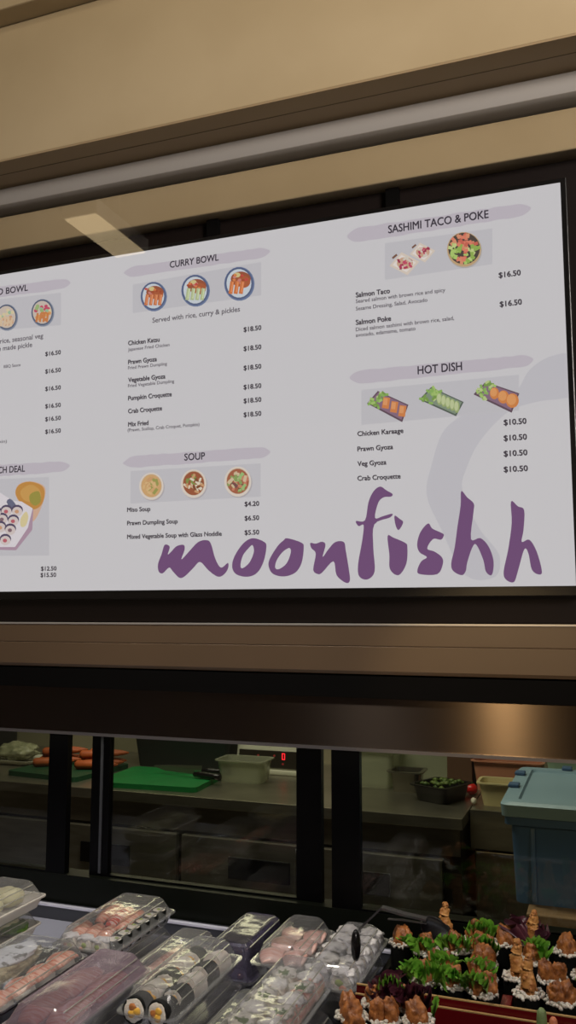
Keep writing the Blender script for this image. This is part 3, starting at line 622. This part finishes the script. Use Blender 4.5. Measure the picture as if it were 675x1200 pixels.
# front-left foreground pack
pack(-1.04, -.90, .92, 1.155, Z2, 'nearest pack at the bottom left corner with pale noodles', TRC, CLR); pack(-1.04, -.90, .93, 1.16, Z1, 'lower pack under the nearest bottom left pack', TRC, CLR)
b = B(); b.blob((0,0,0), (.05,.085,.018), .15, 4, 6, 4, hi=.2); o = b.build('noodles', mat('noodle_yellow', (206,190,130), .5, c2=(170,150,90), ns=70, bump=.004), smooth=True, loc=(-.97, 1.05, Z2+.028)); o['kind'] = 'stuff'; tag(o, 'pale yellow noodles in the nearest left pack', 'noodles')
# --- C hazy
pack(-.880, -.770, 1.15, 1.405, Z1, 'lower pack under the hazy pink lidded pack', TRC, CLR)
pack(-.885, -.768, 1.13, 1.405, Z2, 'pack with hazy pinkish lid left of the tempura rolls', TRC, HAZY)
for k in range(4): nigiri((-.855+(k % 2)*.05, 1.21+(k//2)*.10, Z2+.003), 'salmon piece under the hazy pink lid', 'salmon under the hazy lid', SALM, rz=.1, l=.095, w=.046, h=.026, seed=k+30)
# --- E tempura rolls
pack(-.750, -.640, 1.24, 1.510, Z1, 'lower pack under the tempura roll pack', TRC, CLR)
pack(-.747, -.640, 1.238, 1.510, Z2, 'clear pack of big rolls with yellow fillings in the front middle', TRC, CLR, lh=.034)
for k in range(5):
    for j in range(2):
        disc_roll((-.716+j*.045, 1.262+k*.049, Z2+.023), 'big nori roll with yellow filling in the front middle pack', 'big rolls of the front middle pack', r=.0205, ln=.036, rx=PI/2-.15, rz=(.1, -.15)[j], fill=(OMEL, FRY, OMEL), seed=k*2+j, outer=NORI if (k+j) % 2 == 0 or k == 0 else RICE)
# --- H, J
pack(-.632, -.530, 1.20, 1.455, Z1, 'low pack showing between the two front middle packs', TRC, CLR)
b = B(); b.blob((0,0,0), (.036,.10,.014), .15, 4, 6, 4, hi=.15); o = b.build('rice_salad', mat('salad_pale', (170,164,130), .5, c2=(140,134,96), ns=70, bump=.004), smooth=True, loc=(-.582, 1.325, Z1+.022)); o['kind'] = 'stuff'; tag(o, 'pale salad inside the low front pack', 'salad')
pack(-.527, -.425, 1.20, 1.42, Z1, 'low pack under the right edge of the topped roll pack', TRC, CLR)
pack(-.563, -.450, 1.17, 1.478, Z2, 'clear pack of rolls with white and green topping at the front', TRC, CLR, lh=.036)
FLK = mat('green_flaked_topping', (206,200,196), .4, c2=(70,90,46), ns=55, bump=.003, lo=.55, hi=.62)
for k in range(6):
    for j in range(2): disc_roll((-.531+j*.046, 1.20+k*.045, Z2+.022), 'roll with creamy topping in the front pack', 'topped rolls of the front pack', r=.0215, ln=.034, rx=PI/2, fill=(SALM, AVO), outer=PINK if j else RICE, seed=k*2+j+50, topping=FLK if (k+j) % 2 else MAYO)
# ------------------------------------------------------------------ lacquer tray and hand rolls
TZ = .880
RED = mat('red_lacquer', (98,12,18), .25); GOLD = mat('gold_line', (176,140,92), .4)
def lacquer(x0, x1, y0, y1, label, fz=.902):
    t = thing('lacquer_tray', label, 'tray', ((x0+x1)/2, (y0+y1)/2, DK))
    b = B(); b.box(x0, x1, y0, y1, DK+.0005, TZ-.0005, bev=.002); kid(b, 'tray_base', mat('tray_black', (8,6,6), .3), t, label='black tray floor')
    b = B(); b.box(x0-.012, x1+.012, y0-.005, y0-.0005, DK+.0005, fz, bev=.001); b.box(x0-.012, x1+.012, y0-.013, y0-.0055, DK+.0005, fz-.012, bev=.001); kid(b, 'front_rim', RED, t, label='red lacquer front rim')
    b = B(); b.box(x0, x1, y1+.0005, y1+.012, DK+.0005, .902, bev=.001); b.box(x0-.012, x0-.0005, y0, y1+.012, DK+.0005, .902, bev=.001); b.box(x1+.0005, x1+.012, y0, y1+.012, DK+.0005, .902, bev=.001)
    kid(b, 'rim', BLACK, t)
    for yy, zz in ((y0-.013, fz-.012), (y0-.0052, fz)):
        b = B(); b.box(x0-.012, x1+.012, yy, yy+.0048, zz+.0002, zz+.0018); kid(b, 'gold_line', GOLD, t)
    return t
lacquer(-.396, .25, 1.440, 1.715, 'red lacquer tray with gold lined rim holding the back hand rolls', .941)
b = B(); b.box(-.180, -.1635, 1.4405, 1.50, TZ, .934, bev=.001); o = b.build('tray_divider', RED); tag(o, 'small red divider between the two groups of hand rolls', 'divider')
lacquer(-.40, .25, 1.12, 1.412, 'red lacquer tray nearest the front under the cluster of fried rolls')
def leaf(b, base, h, w, az, lean, seed, ruf=.35):
    """frilly leaf fan"""
    nu, nv = 41, 9; rings = []
    for v in range(nv):
        t = v/(nv-1); row = []
        for u in range(nu):
            s_ = u/(nu-1)*2-1; ww = w*(.25+.75*t**.7)
            x = s_*ww; y = ruf*w*t*t*math.sin(u*.85+seed)+lean*h*t*t-.35*w*s_*s_; z = h*t*(1-.25*s_*s_)+.16*w*t**3*math.sin(u*1.5+seed*2)+.1*w*t*noise.noise(Vector((u*.3,v*.6,seed)))
            p = Matrix.Rotation(az, 3, 'Z') @ Vector((x, y, z)); row.append(Vector(base)+p)
        rings.append(row)
    b.loft(rings, False); return b
def hand_roll(p, kind, label, group, seed, r=.0235, h=.066, lean=(0,0)):
    rr = random.Random(seed); t = thing('hand_roll', label, 'hand roll', p, group); t.rotation_euler = (lean[0], lean[1], rr.uniform(-.4,.4))
    n = 22; b = B()
    wob = [1+.07*noise.noise(Vector((math.cos(2*PI*k/n)*1.5, math.sin(2*PI*k/n)*1.5, seed*2.3))) for k in range(n)]
    ring = lambda q_, z, e=0: [Vector(((r*q_*wob[k]-e)*math.cos(2*PI*k/n), (r*q_*wob[k]-e)*math.sin(2*PI*k/n), z)) for k in range(n)]
    b.loft([ring(.9,0), ring(.97,h*.5), ring(1,h), ring(1,h,.001), ring(.97,h*.6,.001)], True, True, True); b.build('nori_wrap', NORI, t, smooth=40)
    b = B()
    for k in range(60):
        a = 2*PI*k/30+rr.uniform(-.1,.1); d = r*(rr.uniform(.88,1.02) if k < 30 else rr.uniform(.6,.88)); b.blob((d*math.cos(a), d*math.sin(a), h+(rr.uniform(-.002,.003) if k < 30 else rr.uniform(.001,.006))), (.0046,.003,.003), .2, 2, k, 1, rotm(rr.uniform(-.6,.6), rr.uniform(-.6,.6), rr.uniform(0,3)))
    b.blob((0,0,h), (r*.95, r*.95, .0045), .2, 4, seed, 3, hi=.2)
    b.build('rice', RICE, t, smooth=True)
    if 'lettuce' in kind:
        b = B()
        for k in range(3 if 'big' in kind else 2): leaf(b, (rr.uniform(-.6,.6)*r, rr.uniform(-.7,.3)*r, h-.006), rr.uniform(.032,.044), rr.uniform(.021,.028), rr.uniform(-1,1), rr.uniform(-.7,.1), seed+k*5, .5)
        b.build('lettuce', LEAF, t, smooth=True)
    if 'purple' in kind:
        b = B()
        for k in range(4): leaf(b, (rr.uniform(-.5,.5)*r, rr.uniform(-.4,.4)*r, h-.006), rr.uniform(.034,.05), rr.uniform(.024,.034), rr.uniform(-1.6,1.6), rr.uniform(-.8,.3), seed+k*5, .5)
        b.build('purple_lettuce', PURP, t, smooth=True)
    if 'prawn' in kind:
        b = B(); pts = catmull([(0,0,h-.008),(.002,-.002,h+.012),(-.002,0,h+.034),(.002,.001,h+.050),(.001,0,h+.062)], 4, False); n_ = len(pts)
        b.tube(pts, [.0135-.0095*(k/(n_-1))**1.6 for k in range(n_)], 12)
        for k in range(46):
            t_ = rr.random()**1.2; c_ = pts[int(t_*(n_-1))]; a = rr.uniform(0, 2*PI); q_ = (.0135-.0095*t_**1.6)*.85
            b.blob(c_+Vector((q_*math.cos(a), q_*math.sin(a), rr.uniform(-.003,.003))), (rr.uniform(.002,.0042),)*2+(rr.uniform(.002,.005),), .4, 2, k, 1)
        b.build('fried_prawn', TEMP, t, smooth=True)
    elif 'stub' in kind: pass
    else:
        b = B()
        for k in range(2 if 'two' in kind else 1):
            off = ((k-.5)*.016 if 'two' in kind else 0)
            b.blob((off, -.004, h+.009), ((.0135,.013,.023) if 'two' in kind else (.016,.014,.024)), .34, 1.6, seed+k*3, 4, rotm(rr.uniform(-.4,.4), rr.uniform(-.4,.4), 0), hi=.17)
        b.build('fried_filling', FRY, t, smooth=True)
    return t
# (x, y, kind, label)
HR = [(-.256,1.478,'lettuce','hand roll with one fried piece between two leafy rolls in the front row'),
 (-.206,1.466,'lettuce two','hand roll with knobbly fried filling nearest the red tray rim'),
 (-.304,1.482,'lettuce big','hand roll almost covered in green lettuce left in the front row'),
 (-.245,1.692,'lettuce two','hand roll with leafy top in the back row, left of the bare rice one'),
 (-.194,1.688,'fry','hand roll with small round fried piece and bare rice at the back'),
 (-.305,1.685,'prawn','hand roll with tall fried prawn standing up at the back'),
 (-.372,1.625,'fry','hand roll under the tongs arm with orange fried filling'),
 (-.214,1.522,'lettuce two','hand roll with lettuce right behind the knobbly one'),
 (-.220,1.578,'two','hand roll with brown pieces in the middle of the lettuce group'),
 (-.325,1.60,'lettuce big','lettuce heavy hand roll below the tongs paddle'),
 (-.285,1.535,'lettuce two','hand roll in the middle left of the lettuce group'),
 (-.275,1.625,'lettuce','hand roll in front of the tall fried prawn'),
 (-.228,1.634,'lettuce two','hand roll in front of the leafy back row roll'),
 (-.138,1.487,'prawn','rice rimmed hand roll with golden prawn nearest on the right group'),
 (-.088,1.475,'two','rice rimmed hand roll with brown fried meat in the right front'),
 (-.160,1.545,'prawn','hand roll with prawn tail at the left of the right group'),
 (-.086,1.685,'fry','hand roll at the back right behind crisp pieces'),
 (-.145,1.70,'prawn purple','hand roll with upright prawn and dark purple lettuce at the back'),
 (-.052,1.585,'fry','hand roll cut by the right image edge in the middle row'),
 (-.106,1.555,'two','hand roll with large curved fried piece in the right group'),
 (-.140,1.625,'fry lettuce','hand roll with a bit of green in the middle of right group'),
 (-.038,1.50,'lettuce','hand roll with green leaf at the right image edge'),
 (-.034,1.665,'two','hand roll out at the far right back'),
 (-.358,1.378,'purple','hand roll with spreading purple lettuce in the front cluster'),
 (-.385,1.325,'fry','hand roll with round orange fried ball at the front left'),
 (-.310,1.390,'two purple','hand roll with fried slab and purple leaf beside green leaf'),
 (-.335,1.330,'two','hand roll with white rice and golden flakes at the front'),
 (-.286,1.342,'fry','hand roll with dark crumbs beside the gold lined rim'),
 (-.365,1.280,'fry','hand roll with fried ball nearest the bottom edge')]
for i, (x, y, k, lb) in enumerate(HR):
    hand_roll((x, y, TZ+.0005 if y > 1.43 else TZ+.0005), k, lb, 'hand rolls on the red lacquer trays', i+1, h=.066 if y > 1.43 else .062)
t = thing('hand_roll', 'nori cup with green stick and orange stick at the bottom right', 'hand roll', (-.101, 1.352, TZ+.0005)); t.scale = (1, 1, 1.12)
b = B(); b.loft([[Vector((r_*math.cos(2*PI*k/18), r_*math.sin(2*PI*k/18), z)) for k in range(18)] for r_, z in ((.016,0),(.018,.05),(.016,.05))], True, True, True); b.build('nori_wrap', NORI, t, smooth=40)
b = B(); b.tube([(-.007,0,.03),(-.007,0,.075),(-.007,0,.088),(-.007,0,.092)], [.0075,.0075,.0065,.003], 12); b.build('green_stick', mat('green_stick', (120,140,90), .5, bump=.002, ns=90), t, smooth=True)
b = B(); b.tube([(.009,0,.03),(.009,0,.068),(.009,0,.080),(.009,0,.083)], [.0065,.0065,.0055,.003], 12); b.build('orange_stick', mat('orange_stick', (206,120,84), .5, bump=.002, ns=90), t, smooth=True)
b = B(); leaf(b, (-.338, 1.378, TZ+.064), .045, .022, .3, -.2, 3, .4); o = b.build('lettuce_leaf', LEAF, smooth=True); tag(o, 'bright green frilly leaf standing in the front cluster', 'lettuce')
b = B(); leaf(b, (-.270, 1.385, TZ+.052), .03, .008, -.8, .2, 5, .2); o = b.build('lettuce_leaf', LEAF, smooth=True); tag(o, 'small pointed green leaf tip beside the gold lined rim', 'lettuce')
# tongs
t = thing('serving_tongs', 'dark clear plastic tongs resting between the packs and the hand rolls', 'tongs', (-.42, 1.6, .99))
TG = mat('tongs_plastic', (66,64,68), .14, spec=.8); TGD = mat('tongs_dark', (20,18,20), .2, spec=.4)
def sy(px, py, Y): return onY(px, py, Y)
apex = sy(447, 1064, 1.60)
pa, pb = sy(421, 1089, 1.52), sy(500, 1077, 1.66)
def strap(pts, w, th):
    b = B(); rings = []
    for p in pts:
        p = Vector(p); rings.append([p+Vector((0,-w/2,-th/2)), p+Vector((0,w/2,-th/2)), p+Vector((0,w/2,th/2)), p+Vector((0,-w/2,th/2))])
    b.loft(rings, True, True, True); return b
b = strap([pa, pa.lerp(apex,.5), pa.lerp(apex,.93), apex], .013, .004); kid(b, 'arm', TG, t)
b = strap([apex+Vector((.0005,.0005,.0005)), apex.lerp(pb,.1)+Vector((0,0,.001)), apex.lerp(pb,.5)+Vector((0,0,-.001)), pb], .016, .004); kid(b, 'arm', TG, t)
b = strap([apex+Vector((.012,.0,-.018)), apex.lerp(pb,.45)+Vector((0,0,-.012)), pb+Vector((0,0,-.008))], .006, .002); kid(b, 'brace', TG, t)
c1 = sy(417, 1108, 1.505); b = B(); b.blob(c1, (.0085,.012,.027), .0, 1, 0, 3); kid(b, 'paddle', TGD, t, smooth=True)
c2 = sy(511, 1089, 1.665); b = B(); b.blob((0,0,0), (.032,.022,.005), .0, 1, 0, 3, rotm(.9, .45, 0))
for v in b.bm.verts: v.co += c2
kid(b, 'paddle', TGD, t, smooth=True)
# ------------------------------------------------------------------ lights
def area(name, loc, tgt, sx, sy_, power, col, spread=180):
    l = bpy.data.lights.new(name, 'AREA'); l.shape = 'RECTANGLE'; l.size = sx; l.size_y = sy_; l.energy = power; l.color = col; l.spread = math.radians(spread)
    o = bpy.data.objects.new(name, l); COL.objects.link(o); o.location = loc
    o.rotation_euler = (Vector(tgt)-Vector(loc)).to_track_quat('-Z', 'Y').to_euler(); return o
area('hall_light', (-1.2, .85, 3.26), (-1.25, 1.63, 2.86), 4.2, .12, 3.4, (1, .88, .70))
area('side_fill_light', (1.9, -.5, 2.9), (-.8, 1.7, 2.7), 1.0, 1.0, 25, (1, .92, .84), 75)  # added fill for lip and rails, kept out of the glass reflections
area('lid_sheen_light', (-1.55, 3.44, 1.74), (-1.2, 1.6, 1.0), 1.3, .09, 2.2, (1, .90, .58))  # added unseen light, placed for the yellow sheen on the pack lids
area('shop_downlight', (-1.0, .80, 3.2), (-.8, 1.45, .9),   .2, .2, 5, (1, .93, .80), 70)
area('case_light', (-.6, 1.50, 1.262), (-.6, 1.40, .9), 1.9, .03, .26, (.88, .92, 1), 120)
o = area('case_strip_light', (-.6, 1.725, 1.262), (-.6, 1.725, .9), 2.2, .02, .45, (1, .95, .72))
area('kitchen_light', (-1.2, 2.35, 2.70), (-1.1, 3.0, .9), 1.8, .4, 34, (1, .95, .76))
l = bpy.data.lights.new('gold_spot', 'SPOT'); l.energy = 75; l.color = (1, .70, .34); l.spot_size = math.radians(13); l.spot_blend = .5; l.shadow_soft_size = .05
o = bpy.data.objects.new('gold_spot', l); COL.objects.link(o); o.location = (-.50, -1.0, 2.15); o.rotation_euler = (Vector((-.19,1.75,1.33))-Vector(o.location)).to_track_quat('-Z','Y').to_euler()
# hanging strip lamp behind the viewer, mirrored in the dark glass
x0_, x1_ = [onY(px, 258, 1.7355) for px in (76, 112)]
t = thing('strip_lamp', 'long warm strip lamp hanging under the ceiling', 'lamp', (-1.6, .0, 3.0))
sl = (3.0-CZ)/(x0_.z-CZ)
xa, xb = x0_.x*sl, x1_.x*sl; ye = 2*1.7355-1.7355*sl
b = B(); b.box(xa, xb, .56, ye, 3.0, 3.005); kid(b, 'diffuser', emi('strip_glow', (255,226,176), 3.0), t)
b = B(); b.box(xa-.01, xb+.01, .55, ye+.01, 3.0055, 3.06, bev=.004); kid(b, 'housing', PALE, t)
for y in (.65, .92):
    b = B(); b.tube([((xa+xb)/2, y, 3.0605), ((xa+xb)/2, y, 3.30)], .006, 8); kid(b, 'hanger', BLACK, t)
w = bpy.data.worlds.new('world'); sc.world = w; w.use_nodes = True
w.node_tree.nodes['Background'].inputs[0].default_value = (.5,.38,.28,1); w.node_tree.nodes['Background'].inputs[1].default_value = .095
sc.view_settings.view_transform = 'Standard'; sc.view_settings.look = 'None'; sc.view_settings.exposure = 0; sc.view_settings.gamma = 1; sc.view_settings.use_curve_mapping = False
